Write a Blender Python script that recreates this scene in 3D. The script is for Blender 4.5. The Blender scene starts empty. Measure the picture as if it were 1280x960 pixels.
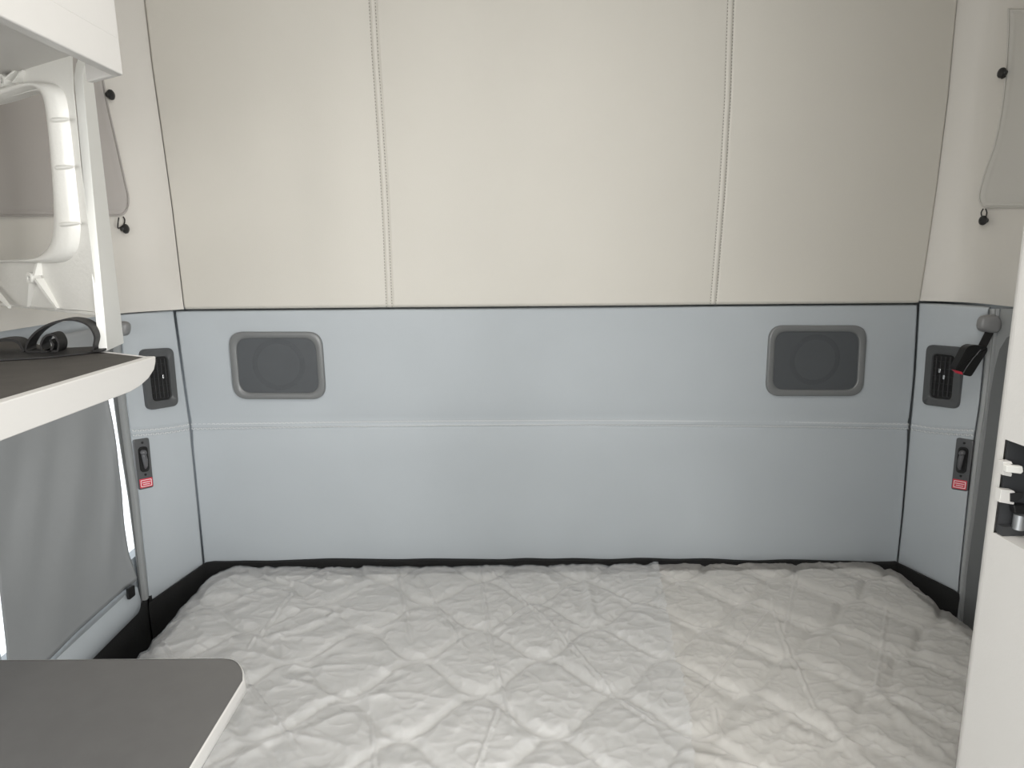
import bpy, math, random
from mathutils import Vector, Matrix, noise
random.seed(7)
C = bpy.context.scene.collection
PI = math.pi

# ------------------------------------------------------------------ camera
F = 800.0
CAM = Vector((0, 0, 1.45))
PITCH = math.atan(162 / F); YAW = math.atan(20 / F); ROLL = math.radians(0.55)
ROT = (Matrix.Rotation(-YAW, 3, 'Z') @ Matrix.Rotation(PI / 2 - PITCH, 3, 'X') @ Matrix.Rotation(-ROLL, 3, 'Z'))
cd = bpy.data.cameras.new('camera'); cam = bpy.data.objects.new('camera', cd); C.objects.link(cam)
cd.sensor_width = 36; cd.lens = 36 * F / 1280; cd.clip_start = 0.02
cam.matrix_world = Matrix.Translation(CAM) @ ROT.to_4x4()
bpy.context.scene.camera = cam

def ray(px, py):
    return ROT @ Vector(((px - 640) / F, (480 - py) / F, -1))
def at_plane(px, py, p0, n):
    d = ray(px, py); return CAM + d * ((Vector(p0) - CAM).dot(n) / d.dot(n))
def at_x(px, py, x): return at_plane(px, py, (x, 0, 0), Vector((1, 0, 0)))
def at_y(px, py, y): return at_plane(px, py, (0, y, 0), Vector((0, 1, 0)))
def at_z(px, py, z): return at_plane(px, py, (0, 0, z), Vector((0, 0, 1)))

# ------------------------------------------------------------------ materials
def mat(name, col, rough=0.5, metal=0.0, spec=0.5, bump=None, var=0.0, varscale=6.0, coat=0.0, coat_rough=0.1, speck=None):
    m = bpy.data.materials.new(name); m.use_nodes = True
    nt = m.node_tree; b = nt.nodes['Principled BSDF']
    b.inputs['Base Color'].default_value = (*col, 1)
    b.inputs['Roughness'].default_value = rough
    b.inputs['Metallic'].default_value = metal
    b.inputs['Specular IOR Level'].default_value = spec
    b.inputs['Coat Weight'].default_value = coat
    b.inputs['Coat Roughness'].default_value = coat_rough
    tc = nt.nodes.new('ShaderNodeTexCoord')
    if var > 0:
        n = nt.nodes.new('ShaderNodeTexNoise'); n.inputs['Scale'].default_value = varscale; n.inputs['Detail'].default_value = 4
        nt.links.new(tc.outputs['Object'], n.inputs['Vector'])
        r = nt.nodes.new('ShaderNodeMapRange'); r.inputs['From Min'].default_value = 0.3; r.inputs['From Max'].default_value = 0.7
        r.inputs['To Min'].default_value = 1 - var; r.inputs['To Max'].default_value = 1 + var
        nt.links.new(n.outputs['Fac'], r.inputs['Value'])
        mx = nt.nodes.new('ShaderNodeVectorMath'); mx.operation = 'SCALE'; mx.inputs[0].default_value = col
        nt.links.new(r.outputs['Result'], mx.inputs['Scale'])
        nt.links.new(mx.outputs['Vector'], b.inputs['Base Color'])
    prev = None
    for (kind, scale, dist, strength) in (bump or []):
        if kind == 'noise':
            t = nt.nodes.new('ShaderNodeTexNoise'); t.inputs['Scale'].default_value = scale; t.inputs['Detail'].default_value = 3; out = t.outputs['Fac']
        else:
            t = nt.nodes.new('ShaderNodeTexVoronoi'); t.inputs['Scale'].default_value = scale; out = t.outputs['Distance']
        nt.links.new(tc.outputs['Object'], t.inputs['Vector'])
        bp = nt.nodes.new('ShaderNodeBump'); bp.inputs['Distance'].default_value = dist; bp.inputs['Strength'].default_value = strength
        nt.links.new(out, bp.inputs['Height'])
        if prev: nt.links.new(prev.outputs['Normal'], bp.inputs['Normal'])
        prev = bp
    if prev: nt.links.new(prev.outputs['Normal'], b.inputs['Normal'])
    return m

GRAIN = [('voronoi', 700, 0.0006, 0.25)]
M = dict(
    beige=mat('beige vinyl', (0.60, 0.575, 0.52), 0.55, bump=GRAIN, var=0.02, varscale=2.5),
    pillar=mat('pale vinyl', (0.61, 0.585, 0.54), 0.5, bump=GRAIN, var=0.02, varscale=2.5),
    grey=mat('grey vinyl', (0.43, 0.462, 0.485), 0.55, bump=GRAIN, var=0.03, varscale=3),
    thread=mat('pale grey thread', (0.66, 0.67, 0.67), 0.8),
    thread_beige=mat('beige thread', (0.30, 0.285, 0.25), 0.8),
    strip=mat('grey moulding', (0.15, 0.155, 0.155), 0.5, bump=GRAIN),
    ridge=mat('grey ridge moulding', (0.30, 0.31, 0.31), 0.5, bump=GRAIN),
    white=mat('white plastic', (0.57, 0.555, 0.53), 0.38, bump=[('noise', 260, 0.0008, 0.2)]),
    wood=mat('white panel board', (0.72, 0.72, 0.69), 0.42, bump=[('noise', 300, 0.0005, 0.15)]),
    mould=mat('white moulded plastic', (0.68, 0.67, 0.63), 0.3, bump=[('noise', 160, 0.0016, 0.3)]),
    liner=mat('dark brown liner', (0.055, 0.049, 0.043), 0.75, var=0.15, varscale=30, bump=[('noise', 900, 0.0006, 0.4)]),
    laminate=mat('grey laminate', (0.10, 0.098, 0.096), 0.33, bump=[('noise', 500, 0.0003, 0.15)], var=0.04, varscale=40),
    band=mat('pale edge band', (0.52, 0.51, 0.49), 0.35),
    band_dark=mat('grey lower edge', (0.12, 0.12, 0.12), 0.5),
    cloth=mat('grey blackout cloth', (0.295, 0.305, 0.31), 0.8, spec=0.3, bump=[('noise', 14, 0.004, 0.35), ('noise', 900, 0.0005, 0.4)]),
    pale_cloth=mat('pale blackout cloth', (0.52, 0.505, 0.47), 0.75, spec=0.3, bump=[('noise', 900, 0.0004, 0.4)]),
    taupe_cloth=mat('taupe blackout cloth', (0.40, 0.375, 0.355), 0.75, spec=0.3, bump=[('noise', 900, 0.0004, 0.4)]),
    black=mat('black plastic', (0.012, 0.012, 0.012), 0.35),
    matt_black=mat('matt black', (0.008, 0.008, 0.008), 0.7),
    web=mat('black webbing', (0.012, 0.011, 0.011), 0.6, bump=[('noise', 500, 0.001, 0.5)]),
    bezel=mat('charcoal plastic bezel', (0.17, 0.175, 0.175), 0.28, coat=0.3, coat_rough=0.15),
    frame=mat('charcoal vent frame', (0.075, 0.078, 0.08), 0.45),
    vane=mat('black vane', (0.05, 0.05, 0.052), 0.3),
    plate=mat('charcoal plate', (0.085, 0.087, 0.09), 0.4),
    lever=mat('dark grey glossy lever', (0.10, 0.10, 0.105), 0.18),
    chrome=mat('bright metal', (0.85, 0.85, 0.85), 0.15, metal=1.0),
    red=mat('red label', (0.62, 0.045, 0.075), 0.4),
    label_white=mat('white print', (0.85, 0.80, 0.80), 0.5),
    cone=mat('speaker cone', (0.085, 0.088, 0.095), 0.45),
    coneedge=mat('speaker surround', (0.012, 0.012, 0.013), 0.5),
    anchor=mat('grey plastic cover', (0.20, 0.20, 0.20), 0.35),
    darkpanel=mat('dark grey panel', (0.035, 0.036, 0.038), 0.45),
    gap_strip=mat('black carpet', (0.012, 0.012, 0.012), 0.95, bump=[('noise', 400, 0.003, 0.6)]),  # near-black, rough; used on the strips around the mattress
    floor=mat('grey rubber floor', (0.10, 0.10, 0.10), 0.7, bump=[('noise', 200, 0.001, 0.4)]),
    headliner=mat('pale headliner', (0.62, 0.60, 0.56), 0.85),
    fabric=mat('quilted mattress ticking', (0.74, 0.73, 0.70), 0.85, bump=[('noise', 700, 0.0006, 0.5)]),
)
def film_mat(name, col, alpha, rough):
    m = mat(name, col, rough, spec=0.9, bump=[('noise', 38, 0.008, 0.4), ('noise', 110, 0.004, 0.4)])
    m.node_tree.nodes['Principled BSDF'].inputs['Alpha'].default_value = alpha
    return m
M['film'] = film_mat('clear plastic wrap', (0.66, 0.635, 0.60), 0.34, 0.52)
M['film2'] = film_mat('cloudy plastic wrap', (0.80, 0.82, 0.84), 0.26, 0.36)
def grille_mat():
    m = bpy.data.materials.new('perforated grille'); m.use_nodes = True; nt = m.node_tree
    b = nt.nodes['Principled BSDF']; b.inputs['Base Color'].default_value = (0.10, 0.108, 0.115, 1); b.inputs['Roughness'].default_value = 0.5
    tc = nt.nodes.new('ShaderNodeTexCoord'); vm = nt.nodes.new('ShaderNodeVectorMath'); vm.operation = 'SCALE'; vm.inputs['Scale'].default_value = 420
    fr = nt.nodes.new('ShaderNodeVectorMath'); fr.operation = 'FRACTION'
    sb = nt.nodes.new('ShaderNodeVectorMath'); sb.operation = 'SUBTRACT'; sb.inputs[1].default_value = (0.5, 0.5, 0.5)
    ml = nt.nodes.new('ShaderNodeVectorMath'); ml.operation = 'MULTIPLY'; ml.inputs[1].default_value = (1, 0, 1)
    ln = nt.nodes.new('ShaderNodeVectorMath'); ln.operation = 'LENGTH'
    gt = nt.nodes.new('ShaderNodeMath'); gt.operation = 'GREATER_THAN'; gt.inputs[1].default_value = 0.30
    L = nt.links.new
    L(tc.outputs['Object'], vm.inputs[0]); L(vm.outputs[0], fr.inputs[0]); L(fr.outputs[0], sb.inputs[0]); L(sb.outputs[0], ml.inputs[0])
    L(ml.outputs[0], ln.inputs[0]); L(ln.outputs['Value'], gt.inputs[0]); L(gt.outputs[0], b.inputs['Alpha'])
    return m
M['grille'] = grille_mat()

# ------------------------------------------------------------------ mesh helpers
class MB:
    def __init__(s): s.v = []; s.f = []
    def add(s, verts, faces):
        o = len(s.v); s.v += [Vector(p) for p in verts]; s.f += [tuple(i + o for i in f) for f in faces]; return s
    def prism(s, poly, ext):
        n = len(poly); ext = Vector(ext); a = [Vector(p) for p in poly]
        return s.add(a + [p + ext for p in a], [tuple(range(n)), tuple(range(2 * n - 1, n - 1, -1))] +
                     [(i, i + n, (i + 1) % n + n, (i + 1) % n) for i in range(n)])
    def box(s, lo, hi):
        (x0, y0, z0), (x1, y1, z1) = lo, hi
        return s.prism([(x0, y0, z0), (x1, y0, z0), (x1, y1, z0), (x0, y1, z0)], (0, 0, z1 - z0))
    def obox(s, c, ux, uy, uz):
        c, ux, uy, uz = map(Vector, (c, ux, uy, uz))
        return s.prism([c - ux - uy - uz, c + ux - uy - uz, c + ux + uy - uz, c - ux + uy - uz], uz * 2)
    def tube(s, pts, r, n=10, closed=False):
        pts = [Vector(p) for p in pts]; rings = []; N = len(pts); up = Vector((0.13, 0.31, 0.94))
        for i, p in enumerate(pts):
            t = (pts[(i + 1) % N] - pts[i - 1]) if closed else (pts[min(i + 1, N - 1)] - pts[max(i - 1, 0)])
            t.normalize(); a = t.cross(up).normalized(); b = t.cross(a)
            rr = r[i] if isinstance(r, (list, tuple)) else r
            rings.append([p + a * math.cos(2 * PI * k / n) * rr + b * math.sin(2 * PI * k / n) * rr for k in range(n)])
        verts = [q for R_ in rings for q in R_]; faces = []
        for i in range(N if closed else N - 1):
            j = (i + 1) % N
            faces += [(i * n + k, i * n + (k + 1) % n, j * n + (k + 1) % n, j * n + k) for k in range(n)]
        if not closed: faces += [tuple(range(n - 1, -1, -1)), tuple((N - 1) * n + k for k in range(n))]
        return s.add(verts, faces)
    def loft(s, loops, cap0=True, cap1=True):
        n = len(loops[0]); verts = [q for L in loops for q in L]; faces = []
        for i in range(len(loops) - 1):
            faces += [(i * n + k, i * n + (k + 1) % n, (i + 1) * n + (k + 1) % n, (i + 1) * n + k) for k in range(n)]
        if cap0: faces.append(tuple(range(n - 1, -1, -1)))
        if cap1: faces.append(tuple((len(loops) - 1) * n + k for k in range(n)))
        return s.add(verts, faces)
    def grid(s, P, back=None):
        nv, nu = len(P), len(P[0]); verts = [p for row in P for p in row]
        faces = [(j * nu + i, j * nu + i + 1, (j + 1) * nu + i + 1, (j + 1) * nu + i) for j in range(nv - 1) for i in range(nu - 1)]
        if back is not None:
            ring = [i for i in range(nu)] + [j * nu + nu - 1 for j in range(1, nv)] + [(nv - 1) * nu + i for i in range(nu - 2, -1, -1)] + [j * nu for j in range(nv - 2, 0, -1)]
            o = len(verts); verts += [Vector(verts[i]) + Vector(back) for i in ring]; m = len(ring)
            faces += [(ring[(k + 1) % m], ring[k], o + k, o + (k + 1) % m) for k in range(m)]
        return s.add(verts, faces)
    def build(s, name, m, parent=None, smooth=True, bevel=0, seg=2, ang=35, fix=True):
        me = bpy.data.meshes.new(name); me.from_pydata([tuple(p) for p in s.v], [], s.f)
        if fix:
            import bmesh
            bm = bmesh.new(); bm.from_mesh(me); bmesh.ops.recalc_face_normals(bm, faces=bm.faces[:]); bm.to_mesh(me); bm.free()
        for mm in (m if isinstance(m, (list, tuple)) else [m]): me.materials.append(mm)
        o = bpy.data.objects.new(name, me); C.objects.link(o)
        if parent is not None:
            o.parent = parent; o.matrix_parent_inverse = Matrix.Translation(parent.location).inverted()
        if smooth:
            me.shade_smooth(); me.set_sharp_from_angle(angle=math.radians(ang))
        if bevel:
            b = o.modifiers.new('bevel', 'BEVEL'); b.width = bevel; b.segments = seg; b.limit_method = 'ANGLE'; b.angle_limit = math.radians(40)
            b.harden_normals = True
        return o

def tag(o, label, cat, group=None, kind=None):
    o['label'] = label; o['category'] = cat
    if group: o['group'] = group
    if kind: o['kind'] = kind
    return o
def empty(name, loc, label, cat, group=None):
    o = bpy.data.objects.new(name, None); C.objects.link(o); o.location = loc; o.empty_display_size = 0.05
    return tag(o, label, cat, group)
def pl(pts, t):
    """point at fraction t of a polyline given as (key, Vector) with key in 0..1"""
    for (a, p), (b, q) in zip(pts, pts[1:]):
        if t <= b: return p.lerp(q, (t - a) / (b - a) if b > a else 0)
    return pts[-1][1]
def keyed(vs):
    L = [0]
    for a, b in zip(vs, vs[1:]): L.append(L[-1] + (b - a).length)
    return [(l / L[-1], v) for l, v in zip(L, vs)]
def keyed_z(vs):
    z0, z1 = vs[0].z, vs[-1].z
    return [((v.z - z0) / (z1 - z0), v) for v in vs]
def cr(pts, n=8, closed=False):
    """Catmull-Rom through points"""
    P = [Vector(p) for p in pts]; N = len(P); out = []
    for i in range(N if closed else N - 1):
        if closed: p0, p1, p2, p3 = P[i - 1], P[i], P[(i + 1) % N], P[(i + 2) % N]
        else: p0, p1, p2, p3 = P[max(i - 1, 0)], P[i], P[i + 1], P[min(i + 2, N - 1)]
        for k in range(n):
            t = k / n
            out.append(0.5 * ((2 * p1) + (p2 - p0) * t + (2 * p0 - 5 * p1 + 4 * p2 - p3) * t * t + (3 * p1 - p0 - 3 * p2 + p3) * t ** 3))
    if not closed: out.append(P[-1])
    return out
def roundpoly(pts, r, n=6):
    out = []; N = len(pts)
    for i in range(N):
        p = Vector(pts[i]); a = (Vector(pts[i - 1]) - p); b = (Vector(pts[(i + 1) % N]) - p)
        rr = r[i] if isinstance(r, (list, tuple)) else r
        if rr <= 0: out.append(p); continue
        pa = p + a.normalized() * rr; pb = p + b.normalized() * rr
        for k in range(n + 1):
            t = k / n; out.append(pa * (1 - t) ** 2 + p * 2 * t * (1 - t) + pb * t * t)
    return out
def edge_roll(e, r):
    return 0.0 if e >= r else -(r - math.sqrt(max(0, r * r - (r - e) ** 2)))
def stitches(mb, path, normal, side, off, step=0.0045, ln=0.0030, w=0.0006, zig=False):
    """two rows of small stitches along a 3-D path"""
    K = keyed(path); total = sum((b - a).length for a, b in zip(path, path[1:])); n = int(total / step)
    for i in range(n):
        t = (i + 0.5) / n; p = pl(K, t); q = pl(K, min(1, t + 0.002)) - pl(K, max(0, t - 0.002)); q.normalize()
        for sgn in (-1, 1):
            c = p + side * (sgn * off) + normal * 0.0006
            d = (q + side * (0.9 if (i % 2) else -0.9)).normalized() if zig else q
            mb.obox(c, d * ln / 2, d.cross(normal).normalized() * w, normal * 0.0006)

# ------------------------------------------------------------------ room constants
YB = 1.80                  # back wall face
XL, XR = -0.97, 1.284      # side wall faces
ZB = 0.565                 # top of the mattress
ZM = at_y(690, 382, YB).z  # line between grey and beige panels
ZC = 2.50

# ------------------------------------------------------------------ back wall, upper beige panel with two sewn seams
def densify(base, extra):
    return sorted(set([round(b, 5) for b in base] + [round(e, 5) for e in extra if 0 <= e <= 1]))
YU = YB - 0.012
LE = keyed_z([at_y(x, y, YU) for x, y in ((160, -170), (181, 0), (190, 80), (204, 180), (215, 260), (222, 320), (230, 387))])
RE = keyed_z([at_y(x, y, YU) for x, y in ((1217, -170), (1197, 0), (1186, 120), (1172, 230), (1160, 310), (1149, 379))])
SEAMS = (0.2735, 0.714)
us = densify([i / 60 for i in range(61)], [s + d for s in SEAMS for d in [k * 0.0008 for k in range(-14, 15)]] + [0.001 * k for k in range(1, 14)] + [1 - 0.001 * k for k in range(1, 14)])
vs = densify([i / 40 for i in range(41)], [1 - 0.0012 * k for k in range(1, 12)])
W = 2.06; H = 1.25
P = []
for v in vs:
    a, b = pl(LE, v), pl(RE, v); row = []
    for u in us:
        p = a.lerp(b, u)
        d = edge_roll(min(u, 1 - u) * W, 0.007) + edge_roll((1 - v) * H, 0.012)
        d += 0.008 * noise.noise(Vector((p.x * 1.6, p.z * 1.3, 3.3)))
        for s in SEAMS:
            x = (u - s) * W
            d += -0.0022 * math.exp(-((x - 0.009) / 0.0028) ** 2) - 0.0012 * math.exp(-((x + 0.007) / 0.0022) ** 2) + 0.002 * math.exp(-(x / 0.006) ** 2)
            d -= 0.004 * math.exp(-(x / 0.06) ** 2)
        row.append(p + Vector((0, -d - 0.004, 0)))
    P.append(row)
wbu = MB().grid(P, (0, 0.05, 0)).build('wall_back_upper', M['beige'], fix=True)
tag(wbu, 'tall beige vinyl back wall panel with two stitched vertical seams', 'wall', kind='structure')
st = MB()
for s in SEAMS:
    path = []
    for v in [i / 40 for i in range(41)]:
        p = pl(LE, v).lerp(pl(RE, v), s); d = 0.008 * noise.noise(Vector((p.x * 1.6, p.z * 1.3, 3.3))) - 0.004
        path.append(p + Vector((0, -d - 0.0045, 0)))
    stitches(st, path, Vector((0, -1, 0)), Vector((1, 0, 0)), 0.0078, step=0.0080, ln=0.0040, w=0.0010)
st.build('stitching', M['thread_beige'], wbu, smooth=False)

# ------------------------------------------------------------------ back wall, lower grey panel with one horizontal seam
LE2 = keyed_z([at_y(x, y, YB) for x, y in ((218, 389), (225, 440), (238, 530), (247, 620), (255, 705), (260, 760))])
RE2 = keyed_z([at_y(x, y, YB) for x, y in ((1148, 381), (1143, 470), (1137, 535), (1128, 640), (1121, 705), (1117, 760))])
SPK = [at_y(347, 456, YB), at_y(1019, 450, YB)]
def seat(p):
    w = min(max(abs(p.x - c.x) / .15, abs(p.z - c.z) / .11) for c in SPK)
    return max(0.0, min(1.0, (w - 1) / .5))
def seam_z(u):   # the sewn line dips slightly towards both ends
    return at_y(240 + 897 * u, 533.5 - 4.5 * (1 - (2 * u - 1) ** 2), YB).z
us = densify([i / 60 for i in range(61)], [0.001 * k for k in range(1, 12)] + [1 - 0.001 * k for k in range(1, 12)])
P = []; H2 = 0.86
NV = 160
vs = densify([i / 60 for i in range(61)], [0.0012 * k for k in range(1, 12)] + [0.372 + 0.0022 * k for k in range(31)])
for v in vs:
    a, b = pl(LE2, v), pl(RE2, v); row = []
    for u in us:
        p = a.lerp(b, u); x = p.z - seam_z(u)
        d = edge_roll(min(u, 1 - u) * 2.0, 0.006) + edge_roll(v * H2, 0.006)
        k = seat(p); d += k * 0.006 * noise.noise(Vector((p.x * 1.8, p.z * 1.8, 7.7))) - (1 - k) * .0008
        d += -0.0028 * math.exp(-((x - 0.010) / 0.003) ** 2) - 0.0028 * math.exp(-((x + 0.010) / 0.003) ** 2) + 0.003 * math.exp(-(x / 0.006) ** 2) - 0.004 * math.exp(-(x / 0.05) ** 2)
        row.append(p + Vector((0, -d, 0)))
    P.append(row)
wb = MB().grid(P, (0, 0.05, 0)).build('wall_back', M['grey'])
tag(wb, 'wide grey vinyl back wall panel between the speakers and the mattress', 'wall', kind='structure')
st = MB(); path = []
for i in range(61):
    u = i / 60; z = seam_z(u); v = (z - LE2[0][1].z) / (LE2[-1][1].z - LE2[0][1].z); p = pl(LE2, v).lerp(pl(RE2, v), u)
    path.append(Vector((p.x, YB - 0.006 * noise.noise(Vector((p.x * 1.8, p.z * 1.8, 7.7))) + 0.0035, z)))
stitches(st, path, Vector((0, -1, 0)), Vector((0, 0, 1)), 0.0065, step=0.0065, ln=0.0056, w=0.0011, zig=True)
st.build('stitching', M['thread'], wb, smooth=False)

# ------------------------------------------------------------------ corner panels and side wall linings
def on_z(K, z):
    """point at height z on an edge running downwards (extrapolated past its ends)"""
    for i in range(len(K) - 1):
        p, q = K[i][1], K[i + 1][1]
        if z >= q.z or i == len(K) - 2: return p.lerp(q, (p.z - z) / (p.z - q.z)) if i or z <= p.z else p.lerp(q, (p.z - z) / (p.z - q.z))
def seam_strip(inner, outer, z_in, z_out, name, label, m, inward):
    us = densify([i / 24 for i in range(25)], [0.006 * k for k in range(1, 10)] + [1 - 0.006 * k for k in range(1, 10)])
    z1, z0 = inner[0][1].z, inner[-1][1].z - .12
    zm = (z_in + z_out) / 2
    zs = sorted(set([round(z0 + (z1 - z0) * i / 60, 5) for i in range(61)] + [round(zm + .0018 * k, 5) for k in range(-24, 25)] + [round(z1 - .0012 * k, 5) for k in range(8)]), reverse=True)
    Wd = (on_z(inner, zm) - on_z(outer, zm)).length
    def sz(u): return z_in + (z_out - z_in) * u ** 1.6
    P = []
    for z in zs:
        a, b = on_z(inner, z), on_z(outer, z); row = []
        for u in us:
            x = z - sz(u)
            d = edge_roll(u * Wd, 0.005) + edge_roll((1 - u) * Wd, 0.006) + edge_roll(z1 - z, 0.006)
            d += -0.002 * math.exp(-((x - 0.010) / 0.003) ** 2) - 0.002 * math.exp(-((x + 0.010) / 0.003) ** 2) + 0.002 * math.exp(-(x / 0.006) ** 2)
            row.append(a.lerp(b, u) + inward * d)
        P.append(row)
    o = MB().grid(P, -inward * 0.05).build(name, m); tag(o, label, 'wall', kind='structure')
    path = []
    for i in range(13):
        u = 0.02 + 0.96 * i / 12; path.append(on_z(inner, sz(u)).lerp(on_z(outer, sz(u)), u) + inward * 0.0022)
    s = MB(); stitches(s, path, inward, Vector((0, 0, 1)), 0.0065, step=0.0065, ln=0.0056, w=0.0011, zig=True)
    s.build('stitching', M['thread'], o, smooth=False)
    return o
nL = Vector((1, -1, 0)).normalized(); nR = Vector((-1, -1, 0)).normalized()
inL = keyed_z([at_y(x, y, YB) for x, y in ((217, 388), (224.2, 440), (237.2, 530), (246.2, 620), (254.2, 705), (259.2, 760))])
outL = keyed_z([at_x(x, y, XL) for x, y in ((149, 389), (158, 500), (163, 540), (174, 624), (186, 744), (196, 840))])
inR = keyed_z([at_y(x, y, YB) for x, y in ((1149, 379), (1143.8, 470), (1137.8, 535), (1128.8, 640), (1121.8, 705), (1117.8, 760))])
outR = keyed_z([at_x(x, y, XR) for x, y in ((1236, 384), (1224, 505), (1217, 550), (1210, 615), (1199, 720), (1190, 830))])
inL2 = [(k, v) for k, v in inL]
seam_strip(inL, outL, at_y(237, 533, YB).z, at_x(162, 542, XL).z,  'wall_left_lower', 'grey vinyl rear left corner panel beside the shelf unit', M['grey'], nL)
seam_strip(inR, outR, at_y(1139, 533, YB).z, at_x(1219, 541, XR).z,  'wall_right_lower', 'grey vinyl rear right corner panel under the black buckle', M['grey'], nR)

def pillar(edge, X, sgn, name, label, front):
    """beige corner lining: from the back panel edge over a rounded chamfer on to the side wall"""
    P = []
    n = 60
    for v in [i / 30 for i in range(31)]:
        a = pl(edge, v); fl = 0.012 * max(0, (v - 0.75) / 0.25) ** 2
        a = Vector((a.x + sgn * 0.003, YU + 0.006, a.z))
        dx = abs(X - a.x); b = Vector((X, a.y - dx * 1.0, a.z)); c = Vector((X, front, a.z)); row = []
        for k in range(11): row.append(a.lerp(b, 0.55 * k / 10))
        q0 = a.lerp(b, 0.55); q2 = b + (c - b).normalized() * 0.075
        for k in range(1, 14):
            t = k / 13; row.append(q0 * (1 - t) ** 2 + b * 2 * t * (1 - t) + q2 * t * t)
        for k in range(1, 14): row.append(q2.lerp(c, k / 13))
        for i, p in enumerate(row):
            w = min(1, i / 6)
            p += Vector((-sgn * 1, -0.4, 0)) * (0.010 * w * noise.noise(Vector((p.x * 3, p.y * 3 + 9 * sgn, p.z * 2.5))) + w * 0.010 * max(0, 1 - (1 - v) / 0.12) ** 2 * -1)
        P.append(row)
    for p in P[-1]: p.z = ZM + 0.002
    o = MB().grid(P, (sgn * 0.02, 0.02, 0)).build(name, M['pillar'])
    return tag(o, label, 'wall', kind='structure')
EL = [(k, p) for k, p in LE]; ER = [(k, p) for k, p in RE]
PIL_L = pillar(EL, XL, -1, 'wall_left_upper', 'pale vinyl upper left corner lining behind the white post', 0.2)
PIL_R = pillar(ER, XR, 1, 'wall_right_upper', 'pale vinyl upper right corner lining beside the tall white cabinet', 0.2)

# ------------------------------------------------------------------ outer shell of the cab (carries the windows the daylight comes through)
def wall_x(name, x, t, ys, zs, holes, m, label):
    mb = MB()
    for i in range(len(ys) - 1):
        for j in range(len(zs) - 1):
            if (i, j) in holes: continue
            mb.box((min(x, x + t), ys[i], zs[j]), (max(x, x + t), ys[i + 1], zs[j + 1]))
    o = mb.build(name, m, smooth=False); return tag(o, label, 'wall', kind='structure')
YF = -1.75
wl_hem = at_x(168, 724, XL).z
wall_x('wall_left', XL - 0.025, -0.03, [YF, -1.3, -0.45, 1.17, 1.80, 1.90], [-0.05, 0.65, 1.15, 1.19, 1.90, ZC], {(3, 1), (3, 2), (1, 1), (1, 2), (1, 3)}, M['grey'], 'grey left side wall of the sleeper behind the curtain')
wall_x('wall_right', XR + 0.025, 0.03, [YF, -1.3, -0.45, 1.90], [-0.05, 0.65, 1.15, 1.90, ZC], {(1, 1), (1, 2)}, M['grey'], 'grey right side wall of the sleeper behind the tall cabinet')
o = MB().box((XL - 0.06, 1.87, -0.05), (XR + 0.06, 1.90, ZC)).build('wall_rear', M['grey'], smooth=False); tag(o, 'outer rear wall behind the padded panels', 'wall', kind='structure')
mb = MB()
mb.box((XL - .06, YF - .03, -0.05), (XR + .06, YF, 1.12)); mb.box((XL - .06, YF - .03, 2.12), (XR + .06, YF, ZC))
mb.box((XL - .06, YF - .03, 1.12), (XL + .10, YF, 2.12)); mb.box((XR - .10, YF - .03, 1.12), (XR + .06, YF, 2.12))
tag(mb.build('wall_front', M['grey'], smooth=False), 'grey front wall of the cab around the windscreen', 'wall', kind='structure')
tag(MB().box((XL - .06, YF - .03, ZC), (XR + .06, 1.90, ZC + .04)).build('ceiling', M['headliner'], smooth=False), 'pale headliner of the cab', 'ceiling', kind='structure')
tag(MB().box((XL - .06, YF - .03, -0.09), (XR + .06, 1.90, -0.05 + 0.05)).build('floor', M['floor'], smooth=False), 'grey rubber floor of the cab', 'floor', kind='structure')

# ------------------------------------------------------------------ vertical mouldings beside the corner panels
def moulding(inner, outer, name, label, X, sgn, prof, mats):
    P = []
    for v in [i / 30 for i in range(31)]:
        a, b = pl(inner, v), pl(outer, v); P.append([a.lerp(b, u) + Vector((-sgn * d, 0, 0)) for u, d in prof])
    o = MB().grid(P, (sgn * 0.002, 0, 0)).build(name, mats); return tag(o, label, 'trim', kind='structure')
mi = keyed_z([at_x(x, y, XL) for x, y in ((150, 420), (157.5, 500), (162.5, 540), (173.5, 624), (185.5, 744), (195, 840))])
mm_ = keyed_z([at_x(x, y, XL) for x, y in ((144, 420), (151, 500), (156, 540), (167.5, 624), (180, 744), (190, 840))])
mo = keyed_z([at_x(x, y, XL) for x, y in ((134, 420), (144, 500), (149.5, 540), (162.5, 624), (177, 735), (186, 840))])
moulding(mi, mm_, 'trim_1', 'narrow grey ridge moulding along the left corner panel', XL, -1, [(0, -.006), (.1, .002), (.3, .004), (.7, .004), (.9, .002), (1, -.008)], M['ridge'])
moulding(mm_, mo, 'trim_2', 'dark grey vertical moulding between left corner panel and curtain', XL, -1, [(0, -.010), (.1, -.007), (.5, -.004), (.9, -.003), (1, -.003)], M['strip'])
ri = keyed_z([at_x(x, y, XR) for x, y in ((1236.5, 386), (1225, 505), (1218, 550), (1211, 615), (1200, 720), (1191, 830))])
rm = keyed_z([at_x(x, y, XR) for x, y in ((1247, 386), (1234, 505), (1227, 550), (1219, 615), (1206, 720), (1197, 830))])
moulding(ri, rm, 'trim_3', 'narrow grey ridge moulding along the right corner panel', XR, 1, [(0, -.006), (.12, .001), (.4, .003), (.6, -.002), (.9, .001), (1, -.004)], M['ridge'])
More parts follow.
